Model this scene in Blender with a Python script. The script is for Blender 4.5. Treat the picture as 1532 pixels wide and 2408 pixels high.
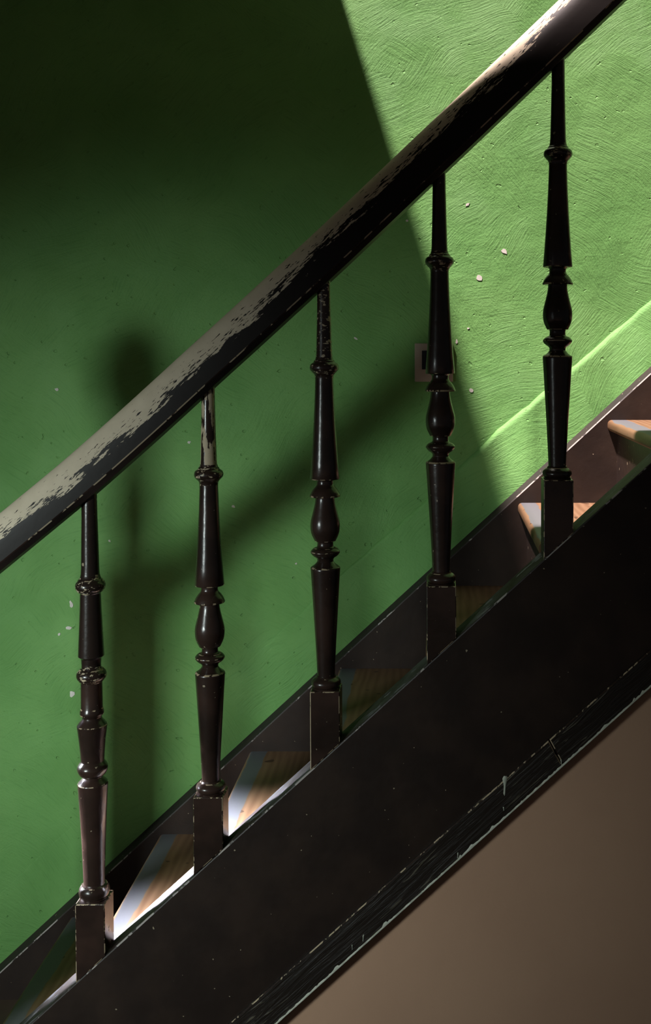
import bpy, bmesh, math, random
from mathutils import Vector

# ------------------------------------------------------------------ camera, world, lights
sc = bpy.context.scene
for o in list(bpy.data.objects):
    bpy.data.objects.remove(o, do_unlink=True)
C = sc.collection
W_PX, H_PX, F_PX = 1532.0, 2408.0, 2526.0
VPX, VPY, EYE = 1030.0, 830.0, 1.731          # the level line of sight, in photo pixels, and eye height

cd = bpy.data.cameras.new('camera'); cam = bpy.data.objects.new('camera', cd); C.objects.link(cam)
cam.location = (0, 0, EYE); cam.rotation_euler = (math.pi/2, 0, 0)
cd.sensor_fit = 'HORIZONTAL'; cd.sensor_width = 36.0
cd.lens = F_PX*36.0/W_PX
cd.shift_x = (W_PX/2 - VPX)/W_PX
cd.shift_y = -(H_PX/2 - VPY)/W_PX
cd.clip_start = 0.05
sc.camera = cam

w = bpy.data.worlds.new('world'); sc.world = w; w.use_nodes = True
w.node_tree.nodes['Background'].inputs[0].default_value = (0.85, 0.93, 1.0, 1)
w.node_tree.nodes['Background'].inputs[1].default_value = 0.034

def aim(o, d):
    o.rotation_euler = Vector(d).to_track_quat('-Z', 'Y').to_euler()

# sun dropping steeply through the stairwell opening in the upper floor
sd = bpy.data.lights.new('sun', 'SUN'); sun = bpy.data.objects.new('sun', sd); C.objects.link(sun)
sd.energy = 15.2; sd.angle = math.radians(2.6); sd.color = (1.0, 0.83, 0.80)
aim(sun, (1.0, 0.82, -3.0))

def area(name, loc, target, sx, sy, energy, col, spread=180):
    d = bpy.data.lights.new(name, 'AREA'); o = bpy.data.objects.new(name, d); C.objects.link(o)
    d.shape = 'RECTANGLE'; d.size = sx; d.size_y = sy; d.energy = energy; d.color = col
    d.spread = math.radians(spread)
    o.location = loc; aim(o, Vector(target) - Vector(loc)); return o
# daylight of the entrance at the foot of the stairs, and of the hall window behind the viewer
area('entrance_daylight', (-2.7, 2.60, 1.42), (-0.53, 2.29, 0.58), 0.16, 0.16, 21, (0.86, 0.88, 1.0), 15.5)
area('hall_window', (-2.17, 0.13, 1.42), (-0.72, 2.9, 0.66), 0.36, 0.36, 7.4, (0.79, 0.90, 0.88), 58)

vs = sc.view_settings
vs.view_transform = 'Standard'; vs.look = 'None'; vs.gamma = 1.0; vs.exposure = 0.0; vs.use_curve_mapping = False

# ------------------------------------------------------------------ helpers
def P(px, py, Y):
    """photo pixel at a known distance Y -> world point"""
    return Vector(((px-VPX)*Y/F_PX, Y, EYE-(py-VPY)*Y/F_PX))

def link(name, me, mats, parent=None):
    o = bpy.data.objects.new(name, me); C.objects.link(o)
    for m in (mats if isinstance(mats, (list, tuple)) else [mats]):
        if len(me.materials) < len(mats if isinstance(mats, (list, tuple)) else [mats]):
            me.materials.append(m)
    if parent: o.parent = parent
    return o
def mesh_from_bm(name, bm, sharp=None):
    bmesh.ops.recalc_face_normals(bm, faces=bm.faces)
    if sharp is not None:
        for f in bm.faces: f.smooth = True
        for e in bm.edges:
            if len(e.link_faces) == 2 and e.calc_face_angle(0) > math.radians(sharp): e.smooth = False
    me = bpy.data.meshes.new(name); bm.to_mesh(me); bm.free(); return me
def obj(name, bm, mats, parent=None, sharp=None):
    return link(name, mesh_from_bm(name, bm, sharp), mats, parent)
def empty(name, loc, parent=None):
    o = bpy.data.objects.new(name, None); C.objects.link(o); o.location = loc; o.empty_display_size = .05
    if parent: o.parent = parent
    return o
def tag(o, label, cat, group=None):
    o['label'] = label; o['category'] = cat
    if group: o['group'] = group
def struct(o, label=None):
    o['kind'] = 'structure'
    if label: o['label'] = label
    return o
def add_box(bm, x0, x1, y0, y1, z0, z1):
    v = [bm.verts.new((x, y, z)) for x in (x0, x1) for y in (y0, y1) for z in (z0, z1)]
    for f in ((0,1,3,2), (4,6,7,5), (0,4,5,1), (2,3,7,6), (0,2,6,4), (1,5,7,3)):
        bm.faces.new([v[i] for i in f])
    return v
def add_prism(bm, pts, y0, y1):
    """polygon in X,Z extruded in Y"""
    a = [bm.verts.new((x, y0, z)) for x, z in pts]; b = [bm.verts.new((x, y1, z)) for x, z in pts]
    bm.faces.new(a); bm.faces.new(b[::-1])
    n = len(pts)
    for i in range(n): bm.faces.new((a[i], b[i], b[(i+1) % n], a[(i+1) % n]))
    return a, b
def bevel(bm, edges, r, seg=2, mat=-1):
    bmesh.ops.bevel(bm, geom=edges, offset=r, segments=seg, profile=.5, affect='EDGES', material=mat)
def lathe(bm, prof, seg=40, cap=True):
    """prof: (z, r) or (z, r, worn) from bottom to top"""
    rings = []
    for p in prof:
        rings.append([bm.verts.new((p[1]*math.cos(2*math.pi*i/seg), p[1]*math.sin(2*math.pi*i/seg), p[0])) for i in range(seg)])
    for k in range(len(rings)-1):
        for i in range(seg):
            f = bm.faces.new((rings[k][i], rings[k][(i+1) % seg], rings[k+1][(i+1) % seg], rings[k+1][i]))
            if len(prof[k]) > 2 and prof[k][2]: f.material_index = 1
    if cap:
        bm.faces.new(rings[0][::-1]); bm.faces.new(rings[-1])

# ------------------------------------------------------------------ materials
class MT:
    def __init__(s, name):
        s.m = bpy.data.materials.new(name); s.m.use_nodes = True; s.t = s.m.node_tree
        s.b = s.t.nodes['Principled BSDF']
    def n(s, kind, **kw):
        nd = s.t.nodes.new(kind)
        for k, v in kw.items(): setattr(nd, k, v)
        return nd
    def l(s, a, b): s.t.links.new(a, b)
    def put(s, sock, v):
        if hasattr(v, 'is_linked') or hasattr(v, 'links'): s.l(v, sock)
        else: sock.default_value = v
    def math(s, op, a, b=0.0, c=None, clamp=False):
        nd = s.n('ShaderNodeMath', operation=op, use_clamp=clamp); s.put(nd.inputs[0], a); s.put(nd.inputs[1], b)
        if c is not None: s.put(nd.inputs[2], c)
        return nd.outputs[0]
    def vmath(s, op, a, b=(0, 0, 0)):
        nd = s.n('ShaderNodeVectorMath', operation=op); s.put(nd.inputs[0], a); s.put(nd.inputs[1], b)
        return nd
    def noise(s, vec, scale, detail=4, rough=.55, dist=0.0):
        nd = s.n('ShaderNodeTexNoise'); s.put(nd.inputs['Vector'], vec)
        nd.inputs['Scale'].default_value = scale; nd.inputs['Detail'].default_value = detail
        nd.inputs['Roughness'].default_value = rough; nd.inputs['Distortion'].default_value = dist
        return nd.outputs['Fac']
    def ramp(s, fac, a, b, smooth=True):
        nd = s.n('ShaderNodeMapRange'); nd.interpolation_type = 'SMOOTHSTEP' if smooth else 'LINEAR'
        s.put(nd.inputs['Value'], fac); s.put(nd.inputs['From Min'], a); s.put(nd.inputs['From Max'], b)
        return nd.outputs['Result']
    def mix(s, fac, a, b):
        nd = s.n('ShaderNodeMix', data_type='RGBA'); s.put(nd.inputs[0], fac)
        for sock, v in ((nd.inputs[6], a), (nd.inputs[7], b)):
            if isinstance(v, (tuple, list)): sock.default_value = (*v[:3], 1)
            else: s.l(v, sock)
        return nd.outputs[2]
    def bump(s, h, strength, dist):
        nd = s.n('ShaderNodeBump'); nd.inputs['Strength'].default_value = strength; nd.inputs['Distance'].default_value = dist
        s.l(h, nd.inputs['Height']); s.l(nd.outputs[0], s.b.inputs['Normal'])
    def coord(s, which='Object'): return s.n('ShaderNodeTexCoord').outputs[which]
    def scaled(s, v, sc_): return s.vmath('MULTIPLY', v, sc_).outputs[0]
    def fin(s, col, rough, spec=None):
        s.put(s.b.inputs['Base Color'], col if not isinstance(col, tuple) else (*col, 1)); s.put(s.b.inputs['Roughness'], rough)
        if spec is not None: s.b.inputs['Specular IOR Level'].default_value = spec
        return s.m

DARK = (.019, .0118, .0092); DARK2 = (.040, .0225, .0172); TAN = (.50, .41, .28)

def mat_dark(name, wear_scale=0, wear_thr=.7, rough=.19, stretch=(1, 1, .35), dark2=DARK2, tan=TAN, spec=.5):
    """old dark brown gloss paint, chipped to pale wood where the noise passes wear_thr"""
    t = MT(name); g = t.n('ShaderNodeNewGeometry').outputs['Position']; 
    v = t.noise(g, 9, 3); base = t.mix(t.ramp(v, .35, .7), DARK, dark2)
    speck = t.ramp(t.noise(g, 95, 1, .4), .76, .785)
    fac = t.math('MULTIPLY', speck, .55)
    if wear_scale:
        wv = t.noise(t.scaled(g, stretch), wear_scale, 6, .62)
        fac = t.math('MAXIMUM', fac, t.ramp(wv, wear_thr, wear_thr+.025))
    col = t.mix(fac, base, tan)
    r = t.math('ADD', t.math('MULTIPLY', fac, .4), t.math('ADD', rough, t.math('MULTIPLY', t.noise(g, 40, 4), .12)))
    t.bump(t.math('SUBTRACT', t.noise(g, 60, 4), t.math('MULTIPLY', fac, .5)), .12, .004)
    return t.fin(col, r, spec)
M = {}
M['dark'] = mat_dark('dark_paint')
M['edge'] = mat_dark('worn_edge', 60, .505, stretch=(1, 1, .5), tan=(.40, .31, .20))
M['collar'] = mat_dark('chipped_collar', 75, .575, stretch=(1, 1, 2.2))
M['chipped'] = mat_dark('chipped_top', 75, .475, stretch=(1.2, 1.2, .3))
M['rail_edge'] = mat_dark('worn_rail_edge', 17, .47, rough=.4, stretch=(1, 1, 1), spec=.3)
M['string'] = mat_dark('stringer_paint', 0, rough=.42, spec=.3, dark2=(.030, .0185, .0135))
M['string_edge'] = mat_dark('stringer_worn_edge', 26, .53, rough=.5, stretch=(.6, 1, .6), dark2=(.03, .026, .022), tan=(.34, .31, .29))
M['string_top'] = mat_dark('stringer_worn_top', 45, .56, rough=.58, spec=.22, stretch=(.4, 1, .4), dark2=(.060, .058, .058), tan=(.13, .13, .135))

def mat_wall():
    t = MT('green_plaster'); g = t.n('ShaderNodeNewGeometry').outputs['Position']
    d = t.n('ShaderNodeTexNoise'); t.l(g, d.inputs['Vector']); d.inputs['Scale'].default_value = 2.2; d.inputs['Detail'].default_value = 2
    wob = t.vmath('MULTIPLY', t.vmath('SUBTRACT', d.outputs['Color'], (.5, .5, .5)).outputs[0], (.22, 0, .22)).outputs[0]
    p = t.vmath('ADD', g, wob).outputs[0]
    hs = []
    for seed, (sc_, off) in enumerate((( 2.6, (.33, 0, -.42)), (3.4, (-.36, 0, -.5)))):
        vo = t.n('ShaderNodeTexVoronoi'); vo.inputs['Scale'].default_value = sc_
        t.l(t.vmath('ADD', p, (seed*3.7, 0, seed*1.9)).outputs[0], vo.inputs['Vector'])
        rel = t.vmath('SUBTRACT', t.vmath('ADD', p, (seed*3.7, 0, seed*1.9)).outputs[0], vo.outputs['Position']).outputs[0]
        rel = t.vmath('SUBTRACT', rel, off).outputs[0]
        sx = t.n('ShaderNodeSeparateXYZ'); t.l(rel, sx.inputs[0])
        r = t.math('SQRT', t.math('ADD', t.math('MULTIPLY', sx.outputs[0], sx.outputs[0]), t.math('MULTIPLY', sx.outputs[2], sx.outputs[2])))
        a = t.math('ARCTAN2', sx.outputs[2], sx.outputs[0])
        cb = t.n('ShaderNodeCombineXYZ'); t.l(t.math('MULTIPLY', r, 215.0), cb.inputs[0]); t.l(t.math('MULTIPLY', a, 7.0), cb.inputs[1])
        hs.append(t.noise(cb.outputs[0], 1.0, 5, .68))
    sel = t.ramp(t.noise(g, 2.6, 2), .44, .56)
    mixh = t.math('ADD', t.math('MULTIPLY', hs[0], t.math('SUBTRACT', 1.0, sel)), t.math('MULTIPLY', hs[1], sel))
    patch = t.ramp(t.noise(g, 5.5, 3), .35, .62)
    strokes = t.math('MULTIPLY', mixh, t.math('ADD', .25, t.math('MULTIPLY', patch, .75)))
    grain = t.noise(g, 160, 3, .6); lump = t.noise(g, 14, 3)
    pit = t.ramp(t.noise(g, 55, 1), .27, .22)
    h = t.math('ADD', t.math('MULTIPLY', strokes, 1.0), t.math('ADD', t.math('MULTIPLY', grain, .34), t.math('MULTIPLY', lump, .8)))
    h = t.math('SUBTRACT', h, t.math('MULTIPLY', pit, .8))
    t.bump(h, .8, .0038)
    c = t.mix(t.ramp(t.noise(g, 3.0, 4), .3, .7), (.132, .322, .086), (.168, .375, .108))
    c = t.mix(t.math('MULTIPLY', t.ramp(mixh, .50, .30), .35), c, (.07, .225, .05))
    return t.fin(c, .62, .3)
M['wall'] = mat_wall()
M['cap'] = mat_dark('matt_black_cap', 0, rough=.7, dark2=(.012, .009, .008))

def mat_simple(name, col, col2, scale, rough, bump_=0.0, spec=.4):
    t = MT(name); g = t.n('ShaderNodeNewGeometry').outputs['Position']
    c = t.mix(t.ramp(t.noise(g, scale, 4), .3, .7), col, col2)
    if bump_: t.bump(t.noise(g, scale*12, 4), bump_, .003)
    return t.fin(c, rough, spec)
M['brown'] = mat_simple('brown_plaster', (.580, .355, .238), (.620, .385, .258), 3.0, .7, .25, .3)
M['chip'] = mat_simple('bare_plaster', (.62, .58, .54), (.7, .67, .62), 60, .85)
M['mint'] = mat_simple('pale_green_paint', (.47, .50, .41), (.56, .58, .48), 60, .5)
M['ceiling'] = mat_simple('ceiling_plaster', (.42, .40, .34), (.48, .45, .38), 3, .8)
M['floor'] = mat_simple('dark_floor_boards', (.05, .035, .025), (.08, .055, .035), 6, .45)
M['plate'] = mat_simple('beige_plastic', (.40, .33, .27), (.43, .36, .30), 20, .4)
M['black'] = mat_simple('black_plastic', (.008, .009, .013), (.012, .012, .018), 20, .3)

def mat_rail():
    t = MT('worn_handrail_paint')
    uv = t.n('ShaderNodeAttribute', attribute_name='rail'); sx = t.n('ShaderNodeSeparateXYZ'); t.l(uv.outputs['Vector'], sx.inputs[0])
    s, v, side = sx.outputs[0], sx.outputs[1], sx.outputs[2]
    cb = t.n('ShaderNodeCombineXYZ'); t.l(t.math('MULTIPLY', s, .42), cb.inputs[0]); t.l(v, cb.inputs[1]); t.l(t.math('MULTIPLY', side, 3.0), cb.inputs[2])
    big = t.noise(t.scaled(cb.outputs[0], (9, 2.0, 1)), 1, 3, .5)
    mid = t.noise(t.scaled(cb.outputs[0], (34, 9, 1)), 1, 6, .66)
    fine = t.noise(t.scaled(cb.outputs[0], (110, 26, 1)), 1, 4, .6)
    m = t.math('ADD', v, t.math('MULTIPLY', t.math('SUBTRACT', big, .5), .22))
    m = t.math('ADD', m, t.math('MULTIPLY', t.math('SUBTRACT', mid, .5), 1.05))
    # how far down the side the paint has gone, along the length of the rail
    cv = t.n('ShaderNodeFloatCurve'); cu = cv.mapping.curves[0]
    wear = [(0, .5), (.10, .46), (.165, .46), (.195, .40), (.225, .50), (.255, .40), (.30, .46), (.36, .47), (.40, .52), (.46, .60), (.52, .62), (.575, .66), (.62, .60), (.66, .76), (.74, .80), (1, .7)]
    cu.points[0].location = wear[0]; cu.points[1].location = wear[-1]
    for q in wear[1:-1]: cu.points.new(*q)
    cv.mapping.update()
    t.l(t.math('MULTIPLY', s, 1/3.0), cv.inputs['Value'])
    thr = cv
    body = t.ramp(t.math('SUBTRACT', m, thr.outputs[0]), 0.0, .02)
    flake = t.ramp(t.math('ADD', fine, t.math('MULTIPLY', t.math('SUBTRACT', m, thr.outputs[0]), .38)), .455, .475)
    fac = t.math('MULTIPLY', body, flake)
    isl = t.ramp(t.math('ADD', t.math('MULTIPLY', mid, .6), t.math('MULTIPLY', fine, .4)), .655, .67)
    fac = t.math('MAXIMUM', fac, isl)
    g = t.n('ShaderNodeNewGeometry').outputs['Position']
    pale = t.mix(t.noise(g, 30, 4), (.50, .425, .315), (.66, .575, .44))
    c = t.mix(fac, t.mix(t.noise(g, 9, 3), (.010, .008, .007), (.014, .011, .010)), pale)
    t.bump(t.math('SUBTRACT', t.math('MULTIPLY', t.noise(g, 50, 4), .5), t.math('MULTIPLY', fac, .5)), .2, .003)
    return t.fin(c, t.math('ADD', .50, t.math('MULTIPLY', fac, .2)), .18)
M['rail'] = mat_rail()

def mat_tread():
    t = MT('worn_tread_boards'); o = t.coord('Object'); sx = t.n('ShaderNodeSeparateXYZ'); t.l(o, sx.inputs[0])
    x = sx.outputs[0]
    g = t.n('ShaderNodeNewGeometry').outputs['Position']
    grain = t.noise(t.scaled(g, (30, 3.0, 30)), 1, 5, .6, 1.2)
    rings = t.n('ShaderNodeTexWave'); rings.inputs['Scale'].default_value = 1.0; rings.inputs['Distortion'].default_value = 6; rings.inputs['Detail'].default_value = 2
    t.l(t.scaled(g, (16, 3.0, 16)), rings.inputs['Vector'])
    wood = t.mix(t.math('ADD', t.math('MULTIPLY', grain, .7), t.math('MULTIPLY', rings.outputs['Fac'], .3)), (.105, .052, .024), (.245, .150, .088))
    knot = t.ramp(t.noise(g, 34, 0), .76, .80)
    wood = t.mix(t.math('MULTIPLY', knot, .8), wood, (.04, .02, .012))
    wv = t.math('MULTIPLY', t.math('SUBTRACT', t.noise(t.scaled(g, (1, .35, 1)), 22, 4), .5), .022)
    xx = t.math('ADD', x, wv)
    paint = t.math('MULTIPLY', t.ramp(xx, .006, .008), t.ramp(xx, .050, .047))
    c = t.mix(paint, wood, (.115, .118, .128))
    t.bump(grain, .2, .002)
    return t.fin(c, .5, .18)
M['tread'] = mat_tread()

# ------------------------------------------------------------------ the setting
YF = 2.20                     # front face of the outer stringer
YB = YF + .0305               # middle of the balusters
YS = 2.874                    # face of the wall stringer
YW = 2.932                    # green wall
GO, RI = .24, .2217           # going and rise
NX, NZ = (375-VPX)/879.0, EYE-(1962-VPY)/879.0      # nosing of the second step
FPX = F_PX/YF                 # px per metre at the front plane
CEIL = 2.90; UP = 3.10

bm = bmesh.new(); add_box(bm, -6, 3.6, -3.5, YW+.15, -.12, 0)
struct(obj('floor', bm, M['floor']))
bm = bmesh.new(); add_box(bm, -6, 3.6, YW, YW+.15, 0, 5.6)
wall = struct(obj('wall_back', bm, M['wall']))
OX0, OX1, OY0 = -.392, 2.135, 2.0
bm = bmesh.new()
add_box(bm, -6, OX0, -3.5, YW, CEIL, UP)
add_box(bm, OX0, OX1, -3.5, OY0, CEIL, UP)
add_box(bm, OX1, 3.6, -3.5, YW, CEIL, UP)
bmesh.ops.remove_doubles(bm, verts=bm.verts, dist=1e-5)
struct(obj('ceiling', bm, M['ceiling']))

# lower, thicker plaster coat with a sloping edge that follows the stairs
led = [(-700, 2770), (112, 1995), (250, 1868), (430, 1700), (620, 1522), (810, 1345), (920, 1248), (1000, 1178), (1090, 1090), (1170, 1012), (1260, 938), (1340, 868), (1420, 800), (1532, 704), (2300, 10)]
random.seed(4)
bm = bmesh.new(); rows = []
fine = []
for (a, b) in zip(led[:-1], led[1:]):
    n = max(2, int((b[0]-a[0])/14))
    for i in range(n):
        f = i/n; fine.append((a[0]+(b[0]-a[0])*f, a[1]+(b[1]-a[1])*f + random.uniform(-2.2, 2.2)))
fine.append(led[-1])
for px, py in fine:
    k = min(1, max(0, (px-560)/640)); th = .0008+.010*k; hh = .004+.012*k
    p = P(px, py, YW)
    jit = random.uniform(.8, 1.2)
    rows.append([bm.verts.new((p.x, YW-.0005+.002, p.z)), bm.verts.new((p.x, YW-th*jit*.25, p.z-hh*.05)), bm.verts.new((p.x, YW-th*jit*.9, p.z-hh*jit*.8)), bm.verts.new((p.x, YW-th, p.z-hh*1.3)),
                 bm.verts.new((p.x, YW-th, max(0.0, p.z-.55)))])
for a, b in zip(rows[:-1], rows[1:]):
    for i in range(4): bm.faces.new((a[i], b[i], b[i+1], a[i+1]))
dado = obj('plaster_dado', bm, M['wall'], wall, sharp=60)

# flakes of paint missing from the wall
random.seed(11)
chips = [(134, 916, 5), (168, 1420, 8), (161, 1477, 8), (139, 1491, 4), (170, 1631, 8), (837, 796, 5), (1100, 481, 6), (1187, 591, 8), (1128, 654, 9),
         (1102, 772, 3), (1075, 803, 5), (549, 1191, 5), (697, 1325, 3), (1109, 917, 6), (445, 1040, 4), (958, 519, 3), (258, 1272, 3)]
for px, py, r in chips:
    bm = bmesh.new(); n = 9; rr = r/F_PX*YW; ph = random.random()*6; el = random.uniform(.55, .9)
    c = P(px, py, YW); pts = []
    for i in range(n):
        a = 2*math.pi*i/n; k = rr*random.uniform(.65, 1.2)
        x, z = k*math.cos(a), k*el*math.sin(a)
        pts.append((c.x+x*math.cos(ph)-z*math.sin(ph), c.z+x*math.sin(ph)+z*math.cos(ph)))
    y1 = YW-.0155 if py > 1e9 else YW
    add_prism(bm, pts, y1-.0012, y1+.0005)
    obj('plaster_chip', bm, M['chip'], wall)

# ------------------------------------------------------------------ staircase
stair = empty('staircase', (-.99, YF+.04, 0))
tag(stair, 'steep dark wooden staircase with worn brown treads against the green wall', 'staircase')
def child(o, parent):
    o.parent = parent; o.matrix_parent_inverse = parent.matrix_basis.inverted(); return o

def fz(py): return EYE-(py-VPY)/FPX
def fx(px): return (px-VPX)/FPX
S_TOP = lambda X: fz(2250-.904*((X*FPX+VPX)-246))
S_MID = lambda X: fz(2296-.887*((X*FPX+VPX)-661))
S_BOT = lambda X: fz(2296-.900*((X*FPX+VPX)-768))
XL, XR = -1.0, 2.18
def root(fn):
    a, b = -3.0, 3.0
    for _ in range(60):
        m = (a+b)/2
        if fn(m) < 0: a = m
        else: b = m
    return b
STH = .078
bm = bmesh.new()
n = 60
xs = [XL+(XR-XL)*i/n for i in range(n+1)]
x0 = root(S_BOT)
lo = [(x, max(0.0, S_BOT(x)+.01)) for x in [XR, x0]]
pts = [(XL, 0.0), (XL, S_TOP(XL)), (XR, S_TOP(XR)), (XR, S_BOT(XR)+.01), (x0+.01, 0.0)]
a, b = add_prism(bm, pts, YF, YF+STH)
bm.edges.ensure_lookup_table()
ed = [e for e in bm.edges if {v.index for v in e.verts} and abs(e.verts[0].co.x-e.verts[1].co.x) > 2 and e.verts[0].co.z > 0.5*S_TOP(e.verts[0].co.x) and abs(e.verts[0].co.z-S_TOP(e.verts[0].co.x)) < 1e-4]
bm.normal_update()
for f in bm.faces:
    c_ = f.calc_center_median()
    if abs(c_.z-S_TOP(c_.x)) < 1e-3: f.material_index = 2
bevel(bm, ed, .003, 2, 1)
child(obj('outer_stringer', bm, [M['string'], M['string_edge'], M['string_top']]), stair)
outer = stair.children[0]

# lower fascia, two lengths butted at the joint seen on the right
def fascia(xa, xb, skew):
    bm = bmesh.new(); m = 24
    topa = [(xa+(xb-xa)*i/m) for i in range(m+1)]
    zt = lambda x: max(.0, S_MID(x)); zb = lambda x: max(.0, S_BOT(x))
    a = [(xa + (skew[0]), zb(xa+skew[0])), (xa, zt(xa)), (xb, zt(xb)), (xb+skew[1], zb(xb+skew[1]))]
    if a[0][1] == 0.0: a = [(root(S_MID)+.002, 0.0), (xb, zt(xb)), (xb+skew[1], zb(xb+skew[1])), (root(S_BOT), 0.0)]
    add_prism(bm, a, YF-.009, YF+.02)
    bm.normal_update()
    top = [e for e in bm.edges if len(e.link_faces) == 2 and all(v.co.y < YF for v in e.verts) and (abs(e.verts[0].co.z-zt(e.verts[0].co.x)) < 1e-4 and abs(e.verts[1].co.z-zt(e.verts[1].co.x)) < 1e-4) and abs(e.verts[0].co.x-e.verts[1].co.x) > .2]
    end = [e for e in bm.edges if all(v.co.y < YF for v in e.verts) and e not in top]
    bevel(bm, top+end, .0022, 1, 1)
    return obj('fascia_board', bm, [M['fascia'], M['edge']])
def mat_fascia():
    t = MT('cracked_fascia_paint'); g = t.n('ShaderNodeNewGeometry').outputs['Position']
    mp = t.n('ShaderNodeMapping'); mp.vector_type = 'TEXTURE'; mp.inputs['Rotation'].default_value = (0, -math.atan(.9), 0); t.l(g, mp.inputs[0])
    v = t.scaled(mp.outputs[0], (9, 1, 120))
    cr = t.noise(v, 1, 4, .6, 1.5)
    line = t.math('MULTIPLY', t.ramp(cr, .60, .66), t.ramp(t.noise(g, 7, 2), .48, .6))
    c = t.mix(t.math('MULTIPLY', line, .6), t.mix(t.noise(g, 9, 3), (.014, .010, .0075), (.022, .015, .011)), (.20, .18, .13))
    t.bump(cr, .5, .004)
    return t.fin(c, .45, .4)
M['fascia'] = mat_fascia()
jx = fx(1291)
fas = child(fascia(-.6, jx-.001, (0, .028)), stair)
child(fascia(jx+.001, XR, (.028, 0)), stair)

# pale paint left along the lower edge of the fascia
random.seed(7)
bm = bmesh.new(); ring = []
px = 380
while px < 1700:
    x = fx(px); z = S_BOT(x); k = .0016+.0022*random.random()**2+(.004 if random.random() < .06 else 0)
    y = YF-.009
    ring.append([bm.verts.new(c) for c in ((x, y+.004, z-.0015), (x, y-.0018, z-.0012), (x, y-.0016, z+k*.8), (x, y+.001, z+k*1.5))])
    px += random.uniform(3, 7)
for a, b in zip(ring[:-1], ring[1:]):
    for i in range(4): bm.faces.new((a[i], b[i], b[(i+1) % 4], a[(i+1) % 4]))
bm.faces.new(ring[0]); bm.faces.new(ring[-1][::-1])
pe = child(obj('paint_line', bm, M['mint'], sharp=60), fas); pe['label'] = 'ragged pale green paint line on lower edge'
def drip(px, py, wd, ln, lean=0.0):
    bm = bmesh.new(); rows = []
    y = YF-.009; m = 14; c = Vector((fx(px), 0, fz(py)))
    for i in range(m+1):
        f = i/m; wdt = wd/FPX*(.5+.5*math.cos(min(1, f*1.6)*math.pi)*.5+.12)*(1 if f < .85 else max(.05, math.sqrt(max(0, 1-((f-.85)/.15)**2))))
        if f < .12: wdt *= .55+.45*f/.12
        z = c.z - ln/FPX*f; x = c.x + lean*f/FPX - wdt*.15
        rows.append([bm.verts.new((x+dx*wdt, y-h, z)) for dx, h in ((-.5, -.0006), (-.25, .0014), (.25, .0014), (.5, -.0006))])
    for a, b in zip(rows[:-1], rows[1:]):
        for i in range(3): bm.faces.new((a[i], a[i+1], b[i+1], b[i]))
    bm.faces.new(rows[0]); bm.faces.new(rows[-1][::-1])
    return child(obj('paint_drip', bm, M['mint'], sharp=70), fas)
d = drip(1190, 1821, 15, 46, -3); d['label'] = 'long pale green paint drip'
drip(857, 2192, 6, 16, -2); drip(1320, 1782, 5, 12); drip(830, 2216, 4, 12); drip(1078, 2000, 5, 14, -1); drip(1185, 1893, 5, 9)

# wall stringer: board with a sloping cap
WPX = F_PX/YS
W_TOP = lambda X: EYE-((2183-.92*((X*WPX+VPX)-112))-VPY)/WPX
bm = bmesh.new()
WB = lambda X: max(0.0, W_TOP(X)-.50)
prof = lambda X: [(YS, WB(X)), (YS, max(.001, W_TOP(X)-.004)), (YS+.002, max(.002, W_TOP(X))), (YS+.030, W_TOP(X)+.005), (YW, W_TOP(X)+.011), (YW, WB(X))]
ra = [[bm.verts.new((x, y, z)) for y, z in prof(x)] for x in [-1.26 + (XR+1.26)*i/40 for i in range(41)]]
for a, b in zip(ra[:-1], ra[1:]):
    for i in range(6):
        f = bm.faces.new((a[i], b[i], b[(i+1) % 6], a[(i+1) % 6]))
        f.material_index = (0, 1, 2, 2, 0, 0)[i]
bm.faces.new(ra[0]); bm.faces.new(ra[-1][::-1])
child(obj('wall_stringer', bm, [M['string'], M['string_edge'], M['cap']]), stair)

# treads and risers
for i in range(-1, 11):
    zx, zz = NX+GO*i, NZ+RI*i
    bm = bmesh.new()
    add_box(bm, 0, GO+.022, 0, YS+.004-(YF+STH-.004), -.030, 0)
    bm.edges.ensure_lookup_table()
    ed = [e for e in bm.edges if all(abs(v.co.x) < 1e-6 for v in e.verts) and abs(e.verts[0].co.z-e.verts[1].co.z) < 1e-6]
    bevel(bm, ed, .011, 4)
    o = obj('tread', bm, M['tread'], sharp=30); o.location = (zx, YF+STH-.004, zz); child(o, stair)
    bm = bmesh.new(); add_box(bm, 0, .018, 0, YS+.004-(YF+STH-.004), 0, RI-.030)
    o = obj('riser', bm, M['string']); o.location = (zx+.024, YF+STH-.004, zz-RI); child(o, stair)

# wall that closes the space below the stairs
bm = bmesh.new()
pts = [(root(S_BOT)+.02, 0), (XR, 0), (XR, S_BOT(XR)+.03), (root(S_BOT)+.02, S_BOT(root(S_BOT)+.02)+.03)]
add_prism(bm, pts, YF+.016, YF+.06)
struct(obj('wall_under_stairs', bm, M['brown']))

# ------------------------------------------------------------------ balusters
TPX = F_PX/YB
def sec(pts): return [((h)/TPX, r/TPX) + ((True,) if len(p) > 2 else ()) for p in pts for h, r in [p[:2]]]
def spline(pts, n=5):
    """smooth the profile between given points (Catmull-Rom)"""
    out = []
    for i in range(len(pts)-1):
        p0 = pts[max(0, i-1)]; p1 = pts[i]; p2 = pts[i+1]; p3 = pts[min(len(pts)-1, i+2)]
        for k in range(n):
            t = k/n
            q = [.5*((2*p1[j])+(-p0[j]+p2[j])*t+(2*p0[j]-5*p1[j]+4*p2[j]-p3[j])*t*t+(-p0[j]+3*p1[j]-3*p2[j]+p3[j])*t**3) for j in (0, 1)]
            out.append(tuple(q))
    out.append(tuple(pts[-1][:2])); return out
def torus_prof(h0, h1, r0, rmax, n=9):
    return [(h0+(h1-h0)*i/n, r0+(rmax-r0)*math.sin(math.pi*i/n)**.6) for i in range(n+1)]

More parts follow.
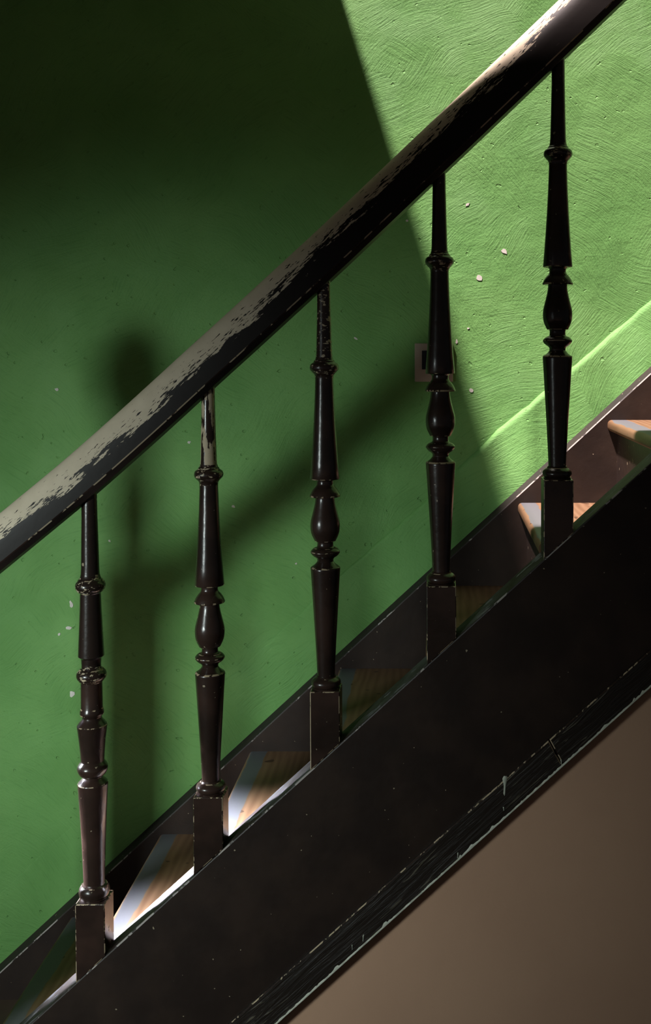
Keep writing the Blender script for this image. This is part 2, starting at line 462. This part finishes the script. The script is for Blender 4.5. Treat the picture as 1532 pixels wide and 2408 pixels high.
# heights in pixels above the top of the block, as turned
GOOD = {
 'base_ring':   [(-3, 31), (3, 33)] + torus_prof(4, 21, 30, 34.5) + [(23, 28), (24.5, 25, 1), (26, 23.5), (29, 22)],
 'lower_taper': [(26, 20.5), (60, 21.8), (120, 25), (180, 28.6), (240, 32.2), (278, 34.6), (282, 34.8, 1), (284, 33.6, 1), (285.5, 31), (289, 26), (293, 22), (297, 19.2)],
 'disc':        [(296, 19), (302, 19), (306, 22), (309, 27), (313, 31.5), (317, 34), (319, 34.5, 1), (321, 34.2), (325, 31), (328, 27, 1), (329, 24), (330, 21), (333, 19), (338, 18.6), (342, 18.6)],
 'vase':        [(341, 18.6), (344.5, 19.5), (345, 24.5, 1), (346.5, 25.5)] + spline([(348, 26), (356, 30), (366, 33.3), (379, 34.6), (392, 33.8), (408, 30), (424, 26), (436, 23.6), (445, 22.6)]) + [(447.5, 22.8), (448.5, 30), (449, 35, 1), (451, 36, 1), (453, 35.4)] + spline([(455, 34.5), (461, 31.8), (468, 27), (473, 22.5), (477, 20)]) + [(481, 19.4), (487, 19.8)],
 'upper_taper': [(486, 20), (489.5, 24, 1), (490, 33.6, 1), (492, 34.6), (530, 31.6), (570, 28.8), (620, 25.7), (670, 23.2), (710, 21.8), (728, 21.4)],
 'collar':      [(727, 21.5), (733, 22), (737, 24), (741, 28)] + torus_prof(743, 762, 29.5, 34, 8) + [(764, 26), (766, 24.5), (768, 24.2), (770, 21.5), (776, 20)],
 'top_shaft':   [(775, 19.6), (788, 18.6), (850, 17), (920, 15.6), (985, 15.2), (1040, 15)],
}
FIRST = {
 'base_ring':   [(-3, 31), (3, 33)] + torus_prof(4, 28, 31, 35) + [(30, 30, 1), (31.5, 28), (33, 25), (36, 24)],
 'lower_taper': [(32, 24), (80, 25.5), (140, 27.5), (200, 30.5), (250, 33.5), (266, 34.5), (269, 34.8, 1), (271, 33.8), (276, 29), (281, 23), (284, 21.5)],
 'disc':        [(283, 21.5), (286, 22), (288, 27, 1), (290, 29)] + spline([(291, 30), (298, 33.5), (306, 35), (313, 32.5), (319, 28)]) + [(321, 26.5)],
 'middle_taper': [(320, 26.5), (345, 28), (375, 31), (402, 34.4), (405, 34.8, 1), (407, 33.6), (413, 29), (419, 23.5), (424, 22)],
 'shaft':       [(423, 22), (427, 23), (430, 26.5, 1), (433, 27.6), (438, 27.4), (443, 26, 1), (446, 25), (480, 24.8), (507, 24.6)],
 'lower_collar': [(506, 24.8), (509, 26, 1), (510.5, 29)] + torus_prof(512, 534, 29, 34.5, 8) + [(536, 28, 1), (537.5, 25), (540, 22.5), (552, 22)],
 'upper_taper': [(550, 22.5), (562, 23), (566, 27), (568, 29.8), (600, 28.3), (640, 26.4), (680, 24.6), (716, 23.6)],
 'collar':      [(715, 24), (718, 26, 1), (719.5, 29)] + torus_prof(721, 744, 29, 34.5, 8) + [(747, 28, 1), (748.5, 25.5), (753, 23), (760, 21.6)],
 'top_shaft':   [(758, 21.6), (775, 20.6), (830, 19.6), (890, 18.2), (950, 17.4), (1010, 17)],
}
BH = .134; BW = .061
def block_bm(h=BH):
    bm = bmesh.new(); s = .904; hw = BW/2
    v = add_box(bm, -hw, hw, -hw, hw, -h, 0)
    for q in v:
        if q.co.z < -.01: q.co.z = -h + s*q.co.x
    bm.normal_update()
    side = [e for e in bm.edges if abs(e.verts[0].co.x-e.verts[1].co.x) < 1e-6 and abs(e.verts[0].co.y-e.verts[1].co.y) < 1e-6]
    top = [e for e in bm.edges if all(q.co.z > -.001 for q in e.verts)]
    bot = [e for e in bm.edges if all(q.co.z < -.01 for q in e.verts) and all(q.co.y < 0 for q in e.verts)]
    bevel(bm, side+top+bot, .0019, 2, 1)
    return bm
def make_parts(spec, parent, chipped=None):
    bm = block_bm(); bl = obj('base_block', bm, [M['dark'], M['edge']], parent)
    for nm, pr in spec.items():
        bm = bmesh.new(); lathe(bm, sec(pr))
        body = M['collar'] if 'collar' in nm else M['dark']
        obj(nm, bm, [body, M['edge']], parent, sharp=38)
    return parent
GRP = 'turned balusters of the staircase'
BX = {-1: -66, 0: 211, 1: 489, 2: 764, 3: 1038.5, 4: 1315, 5: 1590}
LEAN = {-1: -.7, 0: -.75, 1: -.4, 2: -.35, 3: -.3, 4: .15, 5: .2}
ZS = {-1: 1, 0: 1, 1: .992, 2: 1.0, 3: 1.006, 4: 1.014, 5: 1.02}
LAB = {0: 'dark turned baluster with two chipped collars, lowest at the left end of the rail',
       1: 'dark turned baluster with its top shaft chipped to pale wood, between lit steps',
       2: 'middle turned baluster with a pale streak below the handrail and gold flecked collar',
       3: 'dark turned baluster half hiding the beige wall switch',
       4: 'black turned baluster silhouetted against the sunlit green wall, highest up the stairs',
       -1: 'dark turned baluster below the lowest one in view, by the newel post', 5: 'dark turned baluster beyond the right edge, next up the stairs'}
proto = None
for i, px in BX.items():
    X = fx(px)
    e = empty('baluster', (X, YB, S_TOP(X)+BH+.0005))
    if i == 0:
        make_parts(FIRST, e)
    elif proto is None:
        make_parts(GOOD, e); proto = e
    else:
        for ch in proto.children:
            c = ch.copy(); C.objects.link(c); c.parent = e
    e.rotation_euler = (0, math.radians(LEAN[i]), 0); e.scale = (1, 1, ZS[i])
    tag(e, LAB[i], 'baluster', GRP)
    if i in (1, 2):
        for ch in e.children:
            if ch.name.startswith('top_shaft'):
                me = ch.data.copy(); ch.data = me; me.materials[0] = M['chipped'] if i == 1 else M['collar']

# ------------------------------------------------------------------ handrail
low = [(-320, 1600), (-100, 1425), (112, 1252), (226, 1157), (365, 1034), (504, 907), (600, 820), (747, 685), (840, 599), (1018, 430), (1160, 295), (1296, 165), (1420, 46), (1600, -128), (2000, -520), (2600, -1110)]
path = []
pp = spline([(a, b) for a, b in low], 6)
for px, py in pp: path.append(P(px, py, YF+.012))
path = [Vector((p.x, YB, p.z)) for p in path]
H, HW = .088, .037
front = [(-.024, 0.0, 0, 0), (-.0352, .0095, .05, 1), (-.037, .0118, .10, 0), (-.0372, .022, .22, 0), (-.0372, .038, .40, 0), (-.0362, .050, .53, 0), (-.0335, .060, .66, 0), (-.0288, .070, .78, 0), (-.0225, .078, .87, 0), (-.014, .084, .95, 0), (-.005, .0875, 1.0, 0)]
sect = front + [(-y, v, p, m) for y, v, p, m in front[::-1]]
bm = bmesh.new(); lay = bm.verts.layers.float_vector.new('rail')
rings = []; s = 0.0
for i, p in enumerate(path):
    t = (path[min(i+1, len(path)-1)]-path[max(i-1, 0)]).normalized(); nv = Vector((-t.z, 0, t.x))
    if i: s += (p-path[i-1]).length
    r = []
    for y, v, pr, m in sect:
        q = bm.verts.new(p+nv*v*1.085+Vector((0, y, 0))); q[lay] = (s, pr, 0 if y < 0 else 1); r.append(q)
    rings.append(r)
ns = len(sect)
for a, b in zip(rings[:-1], rings[1:]):
    for k in range(ns):
        f = bm.faces.new((a[k], b[k], b[(k+1) % ns], a[(k+1) % ns]))
        if k == 1 or k == ns-3: f.material_index = 1
bm.faces.new(rings[0]); bm.faces.new(rings[-1][::-1])
hr = obj('handrail', bm, [M['rail'], M['rail_edge']], sharp=28)
tag(hr, 'black handrail with paint worn to pale wood along its rounded top', 'handrail')

# newel post at the foot of the flight, beyond the left edge of the picture
nx = fx(-66)-.24+.03
nw = empty('newel_post', (nx, YB, 0))
bm = bmesh.new(); add_box(bm, -.06, .06, -.06, .06, 0, 1.22); bevel(bm, bm.edges[:], .004, 2, 1); obj('base_block', bm, [M['dark'], M['edge']], nw)
bm = bmesh.new(); lathe(bm, spline([(1.215, .056), (1.25, .040), (1.33, .050), (1.42, .036), (1.47, .034), (1.485, .052), (1.50, .054)]), 32); obj('turned_shaft', bm, M['dark'], nw, sharp=40)
bm = bmesh.new(); lathe(bm, spline([(1.495, .036), (1.52, .044), (1.56, .066), (1.61, .074), (1.66, .066), (1.70, .040), (1.725, .016), (1.735, .003)]), 32); obj('urn_finial', bm, M['dark'], nw, sharp=40)
tag(nw, 'dark newel post with urn finial at the foot of the stairs', 'newel post')

# ------------------------------------------------------------------ switch on the green wall
c = P(1021, 852.5, YW); k = F_PX/YW
sw = empty('light_switch', (c.x, YW, c.z))
hs = 45/k
bm = bmesh.new()
ih, iw = 22/k, 28/k
add_box(bm, -hs, hs, -.010, 0, -hs, hs)
bevel(bm, [e for e in bm.edges if all(v.co.y < -.005 for v in e.verts)] + [e for e in bm.edges if abs(e.verts[0].co.y-e.verts[1].co.y) > .005], .002, 2)
obj('cover_plate', bm, M['plate'], sw, sharp=40)
bm = bmesh.new(); add_box(bm, -iw, iw, -.0125, -.009, -ih+6/k, ih+6/k); bevel(bm, [e for e in bm.edges if all(v.co.y < -.012 for v in e.verts)], .001, 1)
ins = obj('switch_insert', bm, M['black'], sw); ins['label'] = 'black switch insert'
bm = bmesh.new(); add_box(bm, -iw*.55, iw*.55, -.0150, -.012, -ih*.8+6/k, ih*.8+6/k)
for v in bm.verts:
    if v.co.y < -.014 and v.co.z > 6/k: v.co.y += .002
obj('rocker', bm, M['black'], ins)
tag(sw, 'beige square wall switch with black centre behind a baluster', 'light switch')
